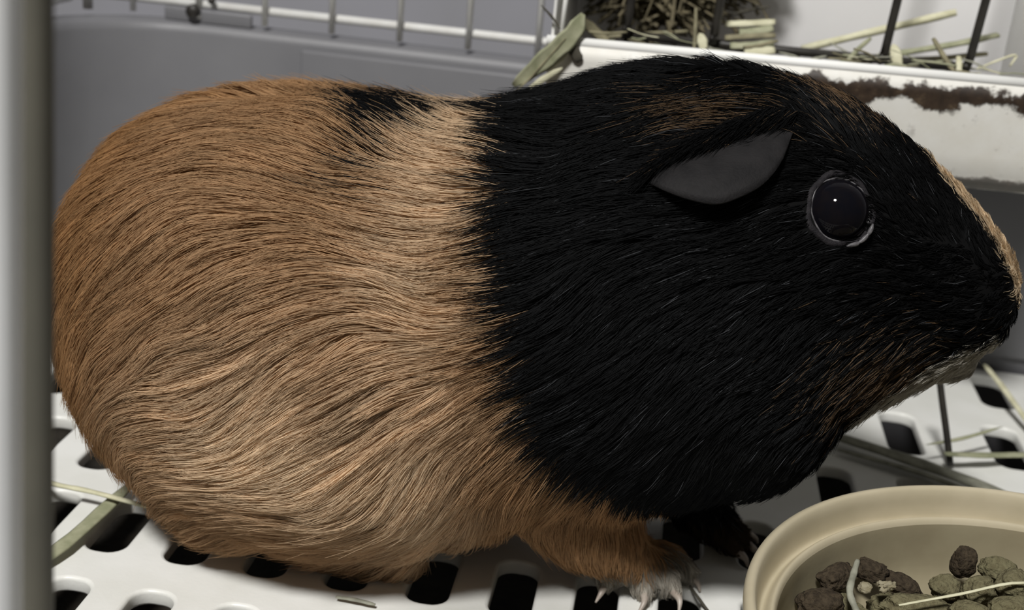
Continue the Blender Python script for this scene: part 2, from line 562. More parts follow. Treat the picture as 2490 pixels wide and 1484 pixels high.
def mesh_arrays(me):
    me.calc_loop_triangles()
    n = len(me.vertices)
    co = np.empty(n * 3); me.vertices.foreach_get('co', co)
    no = np.empty(n * 3); me.vertices.foreach_get('normal', no)
    tri = np.empty(len(me.loop_triangles) * 3, np.int32); me.loop_triangles.foreach_get('vertices', tri)
    return co.reshape(-1, 3) / CM, no.reshape(-1, 3), tri.reshape(-1, 3)


bco, bno, btri = mesh_arrays(body_me)
# skin carries the same patches as the coat
ca = body_me.color_attributes.new('coat', 'FLOAT_COLOR', 'POINT')
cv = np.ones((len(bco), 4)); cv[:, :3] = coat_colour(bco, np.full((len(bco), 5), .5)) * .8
ca.data.foreach_set('color', cv.ravel())
N = NT('guinea_pig_skin')
at = N.n('ShaderNodeAttribute', attribute_name='coat')
N.l(at.outputs['Color'], N.b.inputs['Base Color'])
N.b.inputs['Roughness'].default_value = .8
N.b.inputs['Specular IOR Level'].default_value = .1
BODY = link('body', body_me, N.m, PIG)

bvh = BVHTree.FromPolygons([tuple(v) for v in bco], [tuple(t) for t in btri])


def scatter(n):
    a, b, c = bco[btri[:, 0]], bco[btri[:, 1]], bco[btri[:, 2]]
    ar = np.linalg.norm(np.cross(b - a, c - a), axis=1)
    t = rng.choice(len(btri), n, p=ar / ar.sum())
    u, v = rng.random((2, n))
    f = u + v > 1
    u[f], v[f] = 1 - u[f], 1 - v[f]
    p = a[t] + (b - a)[t] * u[:, None] + (c - a)[t] * v[:, None]
    nn = bno[btri[t, 0]]
    eye2 = np.array((EYE_P[0], 58.6 - EYE_P[1], EYE_P[2]))
    keep = (p[:, 2] > .12) & (np.linalg.norm(p - EYE_P, axis=1) > .75) & (np.linalg.norm(p - eye2, axis=1) > .75)
    keep &= ~((nn[:, 2] < -.85) & (p[:, 0] < 3))
    return p[keep], nn[keep]


def grow_fur(n_guides=15000, n_hairs=250000, K=7):
    g0, gn = scatter(n_guides)
    n = len(g0)
    L = coat_length(g0) * rng.uniform(.75, 1.15, n)
    H = (.06 + .085 * L) * rng.uniform(.35, 1.3, n)
    G = np.zeros((n, K, 3)); G[:, 0] = g0
    cur = g0.copy(); nor = gn.copy()
    for k in range(1, K):
        d = flow(cur)
        side = np.cross(nor, d)
        ang = .26 * vnoise(cur, .9, 1) + .15 * vnoise(cur, 2.4, 2) + rng.normal(0, .04, n)
        d = d + side * ang[:, None]
        d -= nor * (d * nor).sum(1)[:, None]
        d /= np.linalg.norm(d, axis=1)[:, None] + 1e-9
        cur = cur + d * (L / (K - 1))[:, None]
        t = k / (K - 1)
        h = H * (1 - (1 - t) ** 2) + .12 * H * t * t * rng.normal(0, 1, n)
        for i in range(n):
            loc, nn, _, _ = bvh.find_nearest(cur[i])
            cur[i] = loc; nor[i] = nn
        G[:, k] = cur + nor * h[:, None]
    kd = KDTree(n)
    for i in range(n):
        kd.insert(g0[i], i)
    kd.balance()
    p, pn = scatter(n_hairs)
    m = len(p)
    idx = np.fromiter((kd.find(q)[1] for q in p), np.int64, m)
    r = rng.random((m, 5))
    s = rng.uniform(.62, 1.08, m)
    tt = np.linspace(0, 1, K)
    tau = np.clip(tt[None, :] * s[:, None], 0, 1) * (K - 1)
    i0 = np.minimum(tau.astype(int), K - 2); fr = (tau - i0)[..., None]
    Gi = G[idx]
    ar = np.arange(m)[:, None]
    gp = Gi[ar, i0] * (1 - fr) + Gi[ar, i0 + 1] * fr
    off = (p - g0[idx])[:, None, :]
    cl = (.62 * tt ** 1.3)[None, :, None] * rng.uniform(.55, 1.15, (m, 1, 1))
    P = gp + off * (1 - cl)
    jit = rng.normal(0, 1, (m, 1, 3)) * .042 * np.minimum(coat_length(p), 1.6)[:, None, None] * (tt ** 1.5)[None, :, None]
    P += jit
    fly = rng.random(m) < .025
    P[fly] += pn[fly][:, None, :] * (tt ** 2)[None, :, None] * (.10 * coat_length(p[fly]))[:, None, None]
    P[:, 0] = p
    P[..., 2] = np.maximum(P[..., 2], .04)
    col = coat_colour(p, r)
    gv = rng.normal(0, 1, n)[idx]
    lum = np.clip(1 + .11 * gv + .13 * rng.normal(0, 1, m), .45, 1.6)
    col = col * lum[:, None]
    grey = (col.max(1) < .03) & (rng.random(m) < .02)
    col[grey] = (.075, .078, .085)
    # a fringe that falls over the root of each ear
    et = np.array([tuple(v) for v in smooth_path(EAR_TOP, 8)])
    ne = 1700
    ex, ec = [], []
    for mir in (False, True):
        q = rng.random(ne) * (len(et) - 1)
        i1 = np.minimum(q.astype(int), len(et) - 2); f1 = (q - i1)[:, None]
        base = et[i1] * (1 - f1) + et[i1 + 1] * f1
        base = base + np.array((.15, .30, .50)) * rng.uniform(-.2, .5, (ne, 1))
        dr = np.array((-.70, -.52, -.52)) + rng.normal(0, .13, (ne, 3))
        ln = rng.uniform(.35, .9, (ne, 1))
        E = base[:, None, :] + (dr * ln)[:, None, :] * tt[None, :, None] + np.array((0, -.93, .36)) * (.30 * np.sqrt(tt))[None, :, None]
        if mir:
            E[..., 1] = 58.6 - E[..., 1]
        ex.append(E)
        cc = np.tile(BLACK, (ne, 1)) * rng.uniform(.7, 1.6, (ne, 1))
        bm_ = rng.random(ne) < .03
        cc[bm_] = BROWN * .8
        ec.append(cc)
    P = np.concatenate([P] + ex); col = np.concatenate([col] + ec)
    p = P[:, 0]; m = len(P)
    cu = bpy.data.hair_curves.new('coat_fur')
    cu.add_curves([K] * m)
    cu.position_data.foreach_set('vector', (P * CM).astype(np.float32).ravel())
    a = cu.attributes.new('radius', 'FLOAT', 'POINT') if 'radius' not in cu.attributes else cu.attributes['radius']
    thick = np.interp(coat_length(p), [.2, 1, 2], [.007, .0075, .0082])
    rad = thick[:, None] * np.interp(tt, [0, .5, 1], [1, .9, .22])[None, :]
    a.data.foreach_set('value', (rad * CM).astype(np.float32).ravel())
    a = cu.attributes.new('fur_colour', 'FLOAT_COLOR', 'CURVE')
    a.data.foreach_set('color', np.hstack([col, np.ones((m, 1))]).astype(np.float32).ravel())
    return cu


N = NT('fur_strands')
at = N.n('ShaderNodeAttribute', attribute_name='fur_colour')
df = N.n('ShaderNodeBsdfDiffuse')
hr = N.n('ShaderNodeBsdfHair', component='Reflection')
hr.inputs['RoughnessU'].default_value = .32
hr.inputs['RoughnessV'].default_value = .6
hm = N.n('ShaderNodeMix', data_type='RGBA', blend_type='ADD')
hm.inputs['Factor'].default_value = 1.0
hm.inputs['B'].default_value = (.11, .115, .12, 1)
N.l(at.outputs['Color'], hm.inputs['A']); N.l(hm.outputs['Result'], hr.inputs['Color'])
mx = N.n('ShaderNodeMixShader', Fac=.07)
tr = N.n('ShaderNodeBsdfTranslucent'); N.l(at.outputs['Color'], tr.inputs['Color'])
m2 = N.n('ShaderNodeMixShader', Fac=.35); N.l(df.outputs[0], m2.inputs[1]); N.l(tr.outputs[0], m2.inputs[2])
N.l(at.outputs['Color'], df.inputs['Color'])
N.l(m2.outputs[0], mx.inputs[1]); N.l(hr.outputs[0], mx.inputs[2])
N.l(mx.outputs[0], N.t.nodes['Material Output'].inputs['Surface'])
fur = bpy.data.objects.new('fur', grow_fur())
COL.objects.link(fur)
fur.data.materials.append(N.m)
fur.parent = PIG
fur.matrix_parent_inverse = Matrix.Translation(-PIG.location)
fur['kind'] = 'stuff'

# ------------------------------------------------------------------ guinea pig: eyes, ears, claws
M['eye'] = mat('wet_black_eye', (.004, .004, .006), (.006, .005, .006), 300, .05, spec=.09)
M['lid'] = mat('grey_eyelid_rim', (.13, .125, .13), (.05, .048, .052), 900, .4, spec=.3)
M['lidskin'] = mat('dark_eyelid_skin', (.022, .020, .022), (.012, .011, .013), 700, .7, .3, 2500, .15)
M['ear'] = mat('bare_dark_grey_ear', (.0165, .0155, .016), (.011, .0105, .011), 220, .7, .2, 1500, .12)


def torus(c, n, R, r, seg=48, sub=10, wob=0.0, seed=0):
    n = Vector(n).normalized(); u = n.orthogonal().normalized(); v = n.cross(u)
    V, Fc = [], []
    for i in range(seg):
        a = 2 * math.pi * i / seg
        rr = R * (1 + wob * math.sin(3 * a + seed) * .5 + wob * math.sin(7 * a + seed * 2) * .35)
        d = u * math.cos(a) + v * math.sin(a)
        for j in range(sub):
            b = 2 * math.pi * j / sub
            V.append(Vector(c) + d * (rr + r * math.cos(b)) + n * r * math.sin(b))
    for i in range(seg):
        for j in range(sub):
            i2, j2 = (i + 1) % seg, (j + 1) % sub
            Fc.append((i * sub + j, i2 * sub + j, i2 * sub + j2, i * sub + j2))
    return mesh_from(V, Fc)


def sphere_mesh(c, r, sub=4):
    bm = bmesh.new()
    bmesh.ops.create_icosphere(bm, subdivisions=sub, radius=r * CM)
    bmesh.ops.translate(bm, verts=bm.verts, vec=Vector(c) * CM)
    return bm_mesh(bm)


def mirror_y(p):
    return (p[0], 58.6 - p[1], p[2])


def ear_mesh(mir):
    top = smooth_path(EAR_TOP, 8); low = smooth_path(EAR_LOW, 8)
    m = 25

    def samp(P, t):
        q = t * (len(P) - 1); i = min(int(q), len(P) - 2)
        return P[i].lerp(P[i + 1], q - i)
    out = Vector((0, -.93, .36))
    V, Fc = [], []
    rows = 9
    for j in range(rows):
        v = j / (rows - 1)
        for i in range(m):
            t = i / (m - 1)
            a, b = samp(top, t), samp(low, t)
            ends = math.sin(math.pi * min(max(t, .02), .98)) ** .6
            p = a.lerp(b, v) + out * ((-.26 + .94 * v ** .75 + .22 * math.sin(math.pi * v)) * ends + .02)
            V.append(p)
    for j in range(rows - 1):
        for i in range(m - 1):
            Fc.append((j * m + i, j * m + i + 1, (j + 1) * m + i + 1, (j + 1) * m + i))
    if mir:
        V = [mirror_y(p) for p in V]
    me = mesh_from(V, Fc)
    bm = bmesh.new(); bm.from_mesh(me)
    bmesh.ops.recalc_face_normals(bm, faces=bm.faces)
    bmesh.ops.solidify(bm, geom=list(bm.faces), thickness=.07 * CM)
    bm.to_mesh(me); bm.free()
    return me


for mir in (False, True):
    F_ = mirror_y if mir else (lambda p: tuple(p))
    n = EYE_N * np.array((1, -1 if mir else 1, 1))
    c = np.array(F_(EYE_P)) - n * .26
    e = link('eye', sphere_mesh(c, .71), M['eye'], PIG)
    if not mir: e['label'] = 'glossy black eye with a grey rim'
    link('eyelid_rim', torus(c + n * .24, n, .685, .022, wob=.03), M['lid'], e)
    link('eyelid', torus(c + n * .19, n, .755, .085, wob=.08, seed=2), M['lidskin'], e)
    er = link('ear', ear_mesh(mir), M['ear'], PIG)
    if not mir: er['label'] = 'bare dark grey drooping ear'
u_ = Vector(EYE_N).normalized()
link('eye_corner', tube(smooth_path([(4.12, 26.06, 10.36), (4.38, 26.18, 10.44), (4.56, 26.28, 10.64), (4.62, 26.36, 10.84)]), [.015] + [.03, .045, .05, .055, .05] * 3 + [.04, .03, .015], 8), M['lid'], PIG)

for a, b, c_ in (((.02, 27.45, .3), (-.03, 27.15, .24), (-.14, 26.95, .05)), ((1.05, 27.35, .3), (1.06, 27.02, .24), (.94, 26.78, .04)),
                 ((1.76, 27.65, .3), (1.94, 27.36, .24), (1.95, 27.1, .04)), ((2.15, 28.5, .26), (2.38, 28.35, .2), (2.48, 28.2, .04)),
                 ((3.5, 30.0, .3), (3.68, 29.86, .22), (3.76, 29.76, .05)), ((3.75, 30.5, .3), (3.98, 30.4, .2), (4.08, 30.34, .05)),
                 ((3.75, 31.1, .3), (3.98, 31.1, .2), (4.08, 31.1, .05)), ((3.4, 31.7, .3), (3.62, 31.8, .2), (3.7, 31.84, .05))):
    pts = smooth_path([a, b, c_], 5)
    link('claw', tube(pts, [.125 * (1 - .85 * i / (len(pts) - 1)) + .008 for i in range(len(pts))], 8), M['claw'], PIG)

# ------------------------------------------------------------------ food bowl
bowl = empty('food_bowl', (9.31, 21.66, 0), 'beige glazed stoneware food bowl with a grooved double rim', 'bowl')
prof = [(0, .12), (4.6, .12), (5.3, .14), (5.75, .32), (6.05, .9), (6.25, 2.0), (6.36, 3.1), (6.43, 3.72), (6.52, 3.95), (6.53, 4.08), (6.49, 4.18),
        (6.40, 4.23), (6.31, 4.19), (6.25, 4.02), (6.22, 3.74), (6.18, 3.52), (6.12, 3.45), (6.05, 3.49), (5.98, 3.60), (5.91, 3.66), (5.85, 3.63),
        (5.80, 3.52), (5.77, 3.3), (5.73, 2.9), (5.6, 2.3), (5.2, 1.95), (4.4, 1.85), (3.0, 1.82), (0, 1.82)]
pp = [(v.x, v.y) for v in smooth_path([(r, z, 0) for r, z in prof], 3)]
k_in = max(i for i, (r, z) in enumerate(pp) if z > 3.5 and r > 5.4)
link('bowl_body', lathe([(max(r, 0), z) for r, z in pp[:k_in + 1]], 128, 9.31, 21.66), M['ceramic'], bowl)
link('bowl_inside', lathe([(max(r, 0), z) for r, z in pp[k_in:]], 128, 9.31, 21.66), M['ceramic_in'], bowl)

M['pel_brown'] = mat('dark_brown_feed', (.060, .045, .028), (.030, .022, .014), 900, .9, 1.0, 900, .2)
M['pel_green'] = mat('olive_green_feed', (.165, .150, .085), (.115, .100, .055), 700, .9, .9, 1100, .2)
M['crumb'] = mat('pale_feed_crumb', (.30, .27, .19), (.22, .19, .12), 700, .9, .6, 900, .2)


def pellet(name, c, size, ang, mt, label, group, seed, lump=.10, tilt=0.0):
    """rough pressed pellet: a blunt cylinder, crumbled"""
    bm = bmesh.new()
    bmesh.ops.create_icosphere(bm, subdivisions=4, radius=1)
    for v in bm.verts:
        p = v.co.copy()
        q = Vector((math.copysign(abs(p.x) ** .7, p.x), p.y, p.z))
        k = 1 + lump * noise.noise(p * 1.6 + Vector((seed * 3.1, 0, 0))) * 1.6 + lump * .9 * noise.noise(p * 4.5 + Vector((0, seed * 1.7, 0))) \
            + lump * .45 * noise.noise(p * 11 + Vector((0, 0, seed)))
        v.co = Vector((q.x * size[0] * k, q.y * size[1] * k, q.z * size[2] * k)) * CM * .5
    o = link(name, bm_mesh(bm), mt)
    o.location = Vector(c) * CM
    o.rotation_euler = (0, tilt, ang)
    tag(o, label, 'food pellet', group)
    return o


GB, GG = 'dark brown feed pellets in the bowl', 'olive green feed pellets in the bowl'
R = math.radians
pellet('feed_pellet', (5.12, 25.0, 3.0), (.95, .55, .52), R(38), M['pel_brown'], 'dark brown feed pellet leaning up the bowl wall beside the twig', GB, 1, .13, tilt=-.15)
pellet('feed_pellet', (4.72, 24.05, 2.85), (1.05, .75, .6), R(15), M['pel_brown'], 'broad brown feed pellet against the bowl wall, below the leaning one', GB, 2, .13)
pellet('feed_pellet', (5.98, 25.6, 2.95), (.75, .52, .5), R(-15), M['pel_brown'], 'dark brown feed pellet resting between the twig and the long dark one', GB, 3, .16)
pellet('feed_pellet', (6.68, 25.55, 2.72), (.98, .5, .44), R(-22), M['pel_brown'], 'long dark pellet with a blunt tapered end beside the pale crumb', GB, 4, .14, tilt=.22)
pellet('feed_pellet', (8.08, 26.12, 3.22), (.56, .5, .8), R(10), M['pel_brown'], 'dark brown pellet standing upright on the green ones', GB, 5, .11)
PL = {0: 'small olive pellet touching the foot of the upright dark pellet', 1: 'plump olive pellet in front of the upright dark pellet',
      2: 'olive pellet against the bowl wall beside the upright dark pellet', 3: 'long flat olive pellet lying under the pale straw',
      5: 'olive pellet half covered by the pale straw'}
for i, (c, sz, a) in enumerate([((7.62, 25.5, 2.86), (.7, .58, .52), 20), ((8.3, 25.2, 3.1), (.85, .66, .58), 35), ((8.85, 26.0, 3.22), (.9, .64, .56), -10),
                                ((6.95, 24.75, 2.72), (1.6, .62, .5), 6), ((8.95, 25.2, 3.4), (.85, .68, .56), 60), ((8.75, 24.45, 3.2), (.9, .64, .55), 15),
                                ((7.95, 24.4, 2.95), (.9, .64, .55), -25), ((5.6, 23.9, 2.6), (.9, .64, .55), 40), ((6.6, 23.8, 2.6), (.9, .64, .55), -35),
                                ((7.6, 23.5, 2.7), (.9, .64, .55), 12), ((9.6, 24.3, 3.1), (.9, .64, .55), 70), ((9.7, 25.6, 3.2), (.9, .64, .55), -50),
                                ((8.7, 23.4, 2.7), (.9, .64, .55), 33), ((10.4, 24.6, 2.8), (.9, .64, .55), -12), ((10.5, 25.7, 2.6), (.85, .64, .55), 0),
                                ((7.9, 26.0, 2.4), (.9, .64, .55), 80), ((8.9, 25.7, 2.65), (.9, .64, .55), 5), ((5.4, 24.7, 2.42), (.9, .64, .55), -60),
                                ((6.4, 25.3, 2.25), (.9, .64, .55), 20), ((7.2, 25.1, 2.2), (.9, .64, .55), -70), ((8.2, 24.7, 2.4), (.9, .64, .55), 10),
                                ((9.2, 24.6, 2.5), (.9, .64, .55), 45), ((7.2, 22.6, 2.2), (.9, .64, .55), 45), ((9.4, 22.8, 2.2), (.9, .64, .55), -30)]):
    pellet('feed_pellet', c, sz, R(a), M['pel_green'], PL.get(i, 'crumbly olive green feed pellet heaped in the bowl'), GG, 10 + i, .13)
pellet('feed_crumb', (5.72, 24.72, 3.0), (.3, .28, .26), 0, M['crumb'], 'small round pale feed crumb beside the twig', None, 40, .15)
pellet('feed_crumb', (6.2, 24.85, 3.05), (.4, .24, .22), R(25), M['crumb'], 'ragged pale feed crumb on the long olive pellet', None, 41, .35)

# ------------------------------------------------------------------ hay
M['hay_green'] = mat('grey_green_hay', (.36, .36, .24), (.24, .25, .15), 260, .7)
M['hay_pale'] = mat('pale_straw', (.66, .64, .46), (.50, .48, .32), 220, .65)
M['hay_dull'] = mat('dull_olive_hay', (.26, .235, .145), (.16, .145, .085), 260, .75)
M['hay_dark'] = mat('dark_dry_hay', (.075, .068, .050), (.05, .045, .032), 300, .8)
M['hay_shaded'] = mat('shaded_brown_hay', (.155, .13, .075), (.09, .075, .042), 260, .8)  # hay colour darkened to carry the shade at the back of the feeder
M['hay_grey'] = mat('grey_weathered_hay', (.34, .34, .27), (.20, .20, .155), 260, .7)


def blade_mesh(pts, w, thick=.3, up=(0, 0, 1), taper=.35, sides=8, fold=0.0):
    P = smooth_path(pts, 5)
    up = Vector(up)
    V, Fc = [], []
    n = len(P)
    for i, p in enumerate(P):
        t = (P[min(i + 1, n - 1)] - P[max(i - 1, 0)]).normalized()
        s = t.cross(up)
        if s.length < .05:
            s = t.cross(Vector((0, 1, 0)))
        s.normalize()
        u = s.cross(t)
        f = i / (n - 1)
        ww = w * (1 - taper * abs(2 * f - 1) ** 3) * (1 + .08 * math.sin(i * 1.7))
        for k in range(sides):
            a = 2 * math.pi * k / sides
            ca, sa = math.cos(a), math.sin(a)
            V.append(p + s * ca * ww / 2 + u * (sa * ww / 2 * thick + fold * ww * abs(ca)))
    for i in range(n - 1):
        for k in range(sides):
            k2 = (k + 1) % sides
            Fc.append((i * sides + k, i * sides + k2, (i + 1) * sides + k2, (i + 1) * sides + k))
    Fc.append(tuple(range(sides - 1, -1, -1))); Fc.append(tuple(range((n - 1) * sides, n * sides)))
    return mesh_from(V, Fc)


def hay(name, pts, w, mt, label, group=None, cat='hay', **kw):
    o = link(name, blade_mesh(pts, w, **kw), M[mt])
    return tag(o, label, cat, group)


# on the floor
hay('hay_strip', [(6.6, 38.4, .35), (9.41, 36.94, .42), (11.9, 35.85, .3)], .62, 'hay_grey', 'broad grey hay blade lying on the floor behind the bowl', thick=.35)
hay('hay_straw', [(6.9, 37.6, .2), (9.4, 36.5, .3), (11.0, 35.6, .25)], .26, 'hay_grey', 'narrow hay straw alongside the broad grey blade', thick=.5)
hay('hay_strip', [(10.2, 37.5, .62), (11.6, 38.1, .5), (13.6, 39.1, .35)], .36, 'hay_green', 'green hay blade crossing the foot of the black peg', thick=.3)
hay('hay_straw', [(9.6, 37.7, .75), (10.9, 38.5, .8), (12.4, 39.6, .95)], .16, 'hay_green', 'thin pointed hay straw above the green blade', taper=.9, thick=.6)
hay('hay_straw', [(12.9, 45.0, 1.0), (13.3, 43.2, .8), (13.9, 40.6, .35)], .25, 'hay_pale', 'short pale cut straw under the feeder', thick=.6)
hay('hay_straw', [(-16.6, 28.2, .45), (-14.93, 27.79, .5), (-13.68, 27.61, .55), (-11.6, 27.3, .5)], .17, 'hay_pale', 'thin pale straw on the floor at the rump', thick=.7)
hay('hay_strip', [(-14.2, 23.4, .2), (-13.5, 25.4, .25), (-13.15, 28.6, .32)], .46, 'hay_green', 'wide green hay blade under the thin pale straw', thick=.22)
hay('hay_fragment', [(-6.4, 25.3, .14), (-5.9, 25.28, .16), (-5.4, 25.24, .14)], .14, 'hay_grey', 'tiny grey hay fragment in front of the belly', thick=.5)
hay('hay_straw', [(2.2, 28.3, .12), (2.5, 27.6, .14), (3.0, 26.6, .12)], .08, 'hay_dark', 'thin dark straw on the floor beside the front paw', thick=.8)
# in the bowl
hay('hay_straw', [(6.35, 24.1, 3.08), (7.65, 24.5, 3.34), (9.0, 24.75, 3.72), (10.2, 24.7, 3.5)], .085, 'hay_pale', 'fine pale straw lying over the pellets', thick=.6)
hay('twig', [(5.52, 25.1, 3.45), (5.42, 24.75, 3.3), (5.28, 24.1, 3.22), (5.4, 23.7, 3.05), (5.55, 23.3, 2.95)], .16, 'hay_grey', 'crooked grey twig among the brown pellets', cat='twig', thick=.8)

# ------------------------------------------------------------------ hay feeder
FX0, FX1 = -3.85, 11.6
SL = .0214                                     # it hangs a touch askew


def zr(x):
    return 12.05 + (x + 3.82) * SL


N = NT('stained_white_feeder')
tc = N.n('ShaderNodeTexCoord')
sx = N.n('ShaderNodeSeparateXYZ'); N.l(tc.outputs['Object'], sx.inputs[0])
n1 = N.n('ShaderNodeTexNoise', Scale=75.0, Detail=6, Roughness=.65); N.l(tc.outputs['Object'], n1.inputs['Vector'])
n2 = N.n('ShaderNodeTexNoise', Scale=240.0, Detail=5, Roughness=.7); N.l(tc.outputs['Object'], n2.inputs['Vector'])


def mth(op, a, b=None, c=None):
    m = N.n('ShaderNodeMath', operation=op)
    for i, v in enumerate((a, b, c)):
        if v is None: continue
        if isinstance(v, (int, float)): m.inputs[i].default_value = v
        else: N.l(v, m.inputs[i])
    return m.outputs[0]


def band(zc, width, amp):
    """crust of dirt centred on height zc, with a ragged edge"""
    d = mth('ABSOLUTE', mth('SUBTRACT', mth('SUBTRACT', sx.outputs['Z'], mth('MULTIPLY', sx.outputs['X'], SL)), zc * CM))
    rag = mth('MULTIPLY', mth('SUBTRACT', n1.outputs['Fac'], .5), amp * CM)
    return mth('SMOOTH_MIN', mth('MAXIMUM', mth('MULTIPLY', mth('SUBTRACT', mth('ADD', width * CM, rag), d), 900.0), 0.0), 1.0, .1)


b1 = mth('MULTIPLY', band(11.58, .36, 1.9), mth('MINIMUM', mth('MAXIMUM', mth('MULTIPLY', mth('SUBTRACT', sx.outputs['X'], .02), 60.0), 0.0), 1.0))
b2 = band(8.95, .28, 1.2)
spk = ramp(N, n2.outputs['Fac'], [(.60, (0, 0, 0)), (.72, (.55, .55, .55))])
dirt = mth('MAXIMUM', mth('MAXIMUM', b1, mth('MULTIPLY', b2, .8)), mth('MULTIPLY', spk.outputs['Color'], .6))
dcol = ramp(N, n2.outputs['Fac'], [(.35, (.018, .011, .007)), (.58, (.045, .028, .017)), (.78, (.14, .10, .06))])
wcol = ramp(N, n1.outputs['Fac'], [(.3, (.80, .79, .75)), (.6, (.74, .72, .66))])
mxc = N.n('ShaderNodeMix', data_type='RGBA')
N.l(dirt, mxc.inputs['Factor']); N.l(wcol.outputs['Color'], mxc.inputs['A']); N.l(dcol.outputs['Color'], mxc.inputs['B'])
N.l(mxc.outputs['Result'], N.b.inputs['Base Color'])
N.b.inputs['Roughness'].default_value = .5
bp = N.n('ShaderNodeBump', Strength=.35, Distance=.0008); N.l(dirt, bp.inputs['Height']); N.l(bp.outputs['Normal'], N.b.inputs['Normal'])
M['feeder_front'] = N.m
M['feeder'] = mat('white_feeder_panel', (.90, .90, .88), (.86, .86, .83), 70, .5)
M['feeder_in'] = mat('white_feeder_back_panel', (.84, .83, .83), (.80, .79, .79), 40, .6)

feeder = empty('hay_feeder', (3.5, 43, 8.6), 'white hay feeder trough with a brown crust under its front rim', 'hay feeder')


def trough_front():
    prof = [(38.42, 12.0), (38.43, 11.5), (38.46, 10.7), (38.52, 9.8), (38.62, 9.1), (38.85, 8.75), (39.3, 8.6), (46.95, 8.6), (46.95, 8.85),
            (39.6, 8.85), (39.2, 8.98), (38.95, 9.35), (38.82, 9.9), (38.75, 10.8), (38.72, 11.6), (38.7, 12.0)]
    n = len(prof)
    V, Fc = [], []
    xs = np.linspace(FX0, FX1, 24)
    for x in xs:
        for y, z in prof:
            V.append((x, y, z + (x + 3.82) * SL))
    for i in range(len(xs) - 1):
        for k in range(n):
            k2 = (k + 1) % n
            Fc.append((i * n + k, (i + 1) * n + k, (i + 1) * n + k2, i * n + k2))
    Fc.append(tuple(range(n))); Fc.append(tuple(range(len(V) - 1, len(V) - n - 1, -1)))
    me = mesh_from(V, Fc)
    bm = bmesh.new(); bm.from_mesh(me)
    bmesh.ops.recalc_face_normals(bm, faces=bm.faces)
    bm.to_mesh(me); bm.free()
    return me


link('trough', trough_front(), M['feeder_front'], feeder)
link('front_rim', tube([(FX0 - .1, 38.55, zr(FX0) + .02), (3.5, 38.55, zr(3.5) + .02), (FX1 + .1, 38.55, zr(FX1) + .02)], .16, 12), M['feeder'], feeder)
link('back_panel', box(FX0, FX1, 46.72, 46.95, 9.0, 24, .05), M['feeder_in'], feeder)
link('side_panel', box(FX0, FX0 + .10, 38.6, 46.7, 8.95, 24, .03), M['feeder'], feeder)
link('side_panel', box(FX1 - .12, FX1, 38.85, 46.7, 9.3, 24, .03), M['feeder'], feeder)
link('side_post', tube([(-3.56, 38.75, 12.0), (-3.52, 38.75, 13.3), (-3.4, 38.75, 24)], .075, 10), M['feeder'], feeder)

# ------------------------------------------------------------------ black wire hay rack
rack = empty('wire_rack', (4, 42.7, 9), 'black wire rack standing in the white feeder trough', 'wire rack')
for x in (-1.72, 1.18, 6.72, 9.42):
    dx = .22 if x > 5 else .1
    link('upright_wire', tube(smooth_path([(x - .1 * dx, 42.9, 11.95), (x, 42.55, 12.25), (x + dx * .3, 42.5, 13.4), (x + dx * 2.2, 42.2, 23)], 5), .145, 10), M['wire_black'], rack)
link('bottom_wire', tube([(-1.9, 43.0, 11.86), (3, 43.0, 11.92), (9.6, 43.0, 12.04)], .15, 10), M['wire_black'], rack)
link('top_wire', tube([(-2.2, 42.2, 22.8), (10.6, 42.2, 22.9)], .15, 10), M['wire_black'], rack)
for x in (-1.7, 4.0, 9.3):
    link('foot_wire', tube([(x, 43.05, 11.8), (x, 43.1, 9.25)], .12, 8), M['wire_black'], rack)
prop = link('wire_peg', tube(smooth_path([(10.52, 37.75, .12), (10.25, 38.05, 1.1), (9.95, 38.3, 2.1), (9.66, 38.5, 3.1)], 5), .115, 10), M['wire_black'])
tag(prop, 'short black wire peg standing on the floor below the chin', 'wire')

# hay lying in the feeder
hay('hay_stalk', [(4.3, 44.9, 11.78), (6.9, 45.0, 12.72), (9.21, 45.0, 13.56)], .36, 'hay_pale', 'thick pale hay stem slanting up in the feeder', thick=.75, taper=.05)
hay('hay_straw', [(1.4, 44, 12.66), (2.2, 44, 12.98), (2.93, 44, 13.19)], .13, 'hay_dark', 'thin dark straw above the stacked cut blades', thick=.8, taper=.5)
hay('hay_strip', [(-4.78, 37.85, 10.68), (-3.85, 37.99, 11.62), (-3.19, 38.22, 12.37), (-2.93, 38.46, 12.98)], .62, 'hay_green', 'broad green hay blade hanging over the rim at the feeder corner', thick=.09, fold=.12, up=(.5, -1, .2), taper=.75)
hay('hay_strip', [(-4.41, 38.08, 10.96), (-3.75, 38.18, 11.43), (-3.38, 38.27, 11.85), (-3.1, 38.46, 12.65)], .34, 'hay_pale', 'pale hay blade tucked behind the broad green one', thick=.12, fold=.1, up=(.5, -1, .2), taper=.7)
hay('hay_strip', [(-3.25, 41.5, 12.42), (-2.82, 41.7, 12.12), (-2.2, 41.8, 11.66)], .36, 'hay_dull', 'dull bent hay blade dropping into the trough', thick=.25, up=(.2, -1, .5))
hay('hay_straw', [(-4.75, 37.7, 10.45), (-4.3, 37.85, 10.95), (-3.75, 38.0, 11.7), (-3.35, 38.1, 12.25)], .12, 'hay_dull', 'narrow olive straw lying along the broad green blade', thick=.5, taper=.6)
hay('hay_straw', [(-4.35, 37.9, 10.55), (-3.9, 38.0, 10.95), (-3.35, 38.1, 11.35)], .2, 'hay_pale', 'frayed pale straw end below the broad green blade', thick=.2, up=(.5, -1, .2), taper=.8)
hay('hay_fragment', [(-3.28, 38.29, 12.13), (-3.05, 38.29, 11.85), (-2.86, 38.32, 11.57)], .34, 'hay_dark', 'dark brown husk stuck to the trough beside the green blade', thick=.3, up=(0, -1, .1))
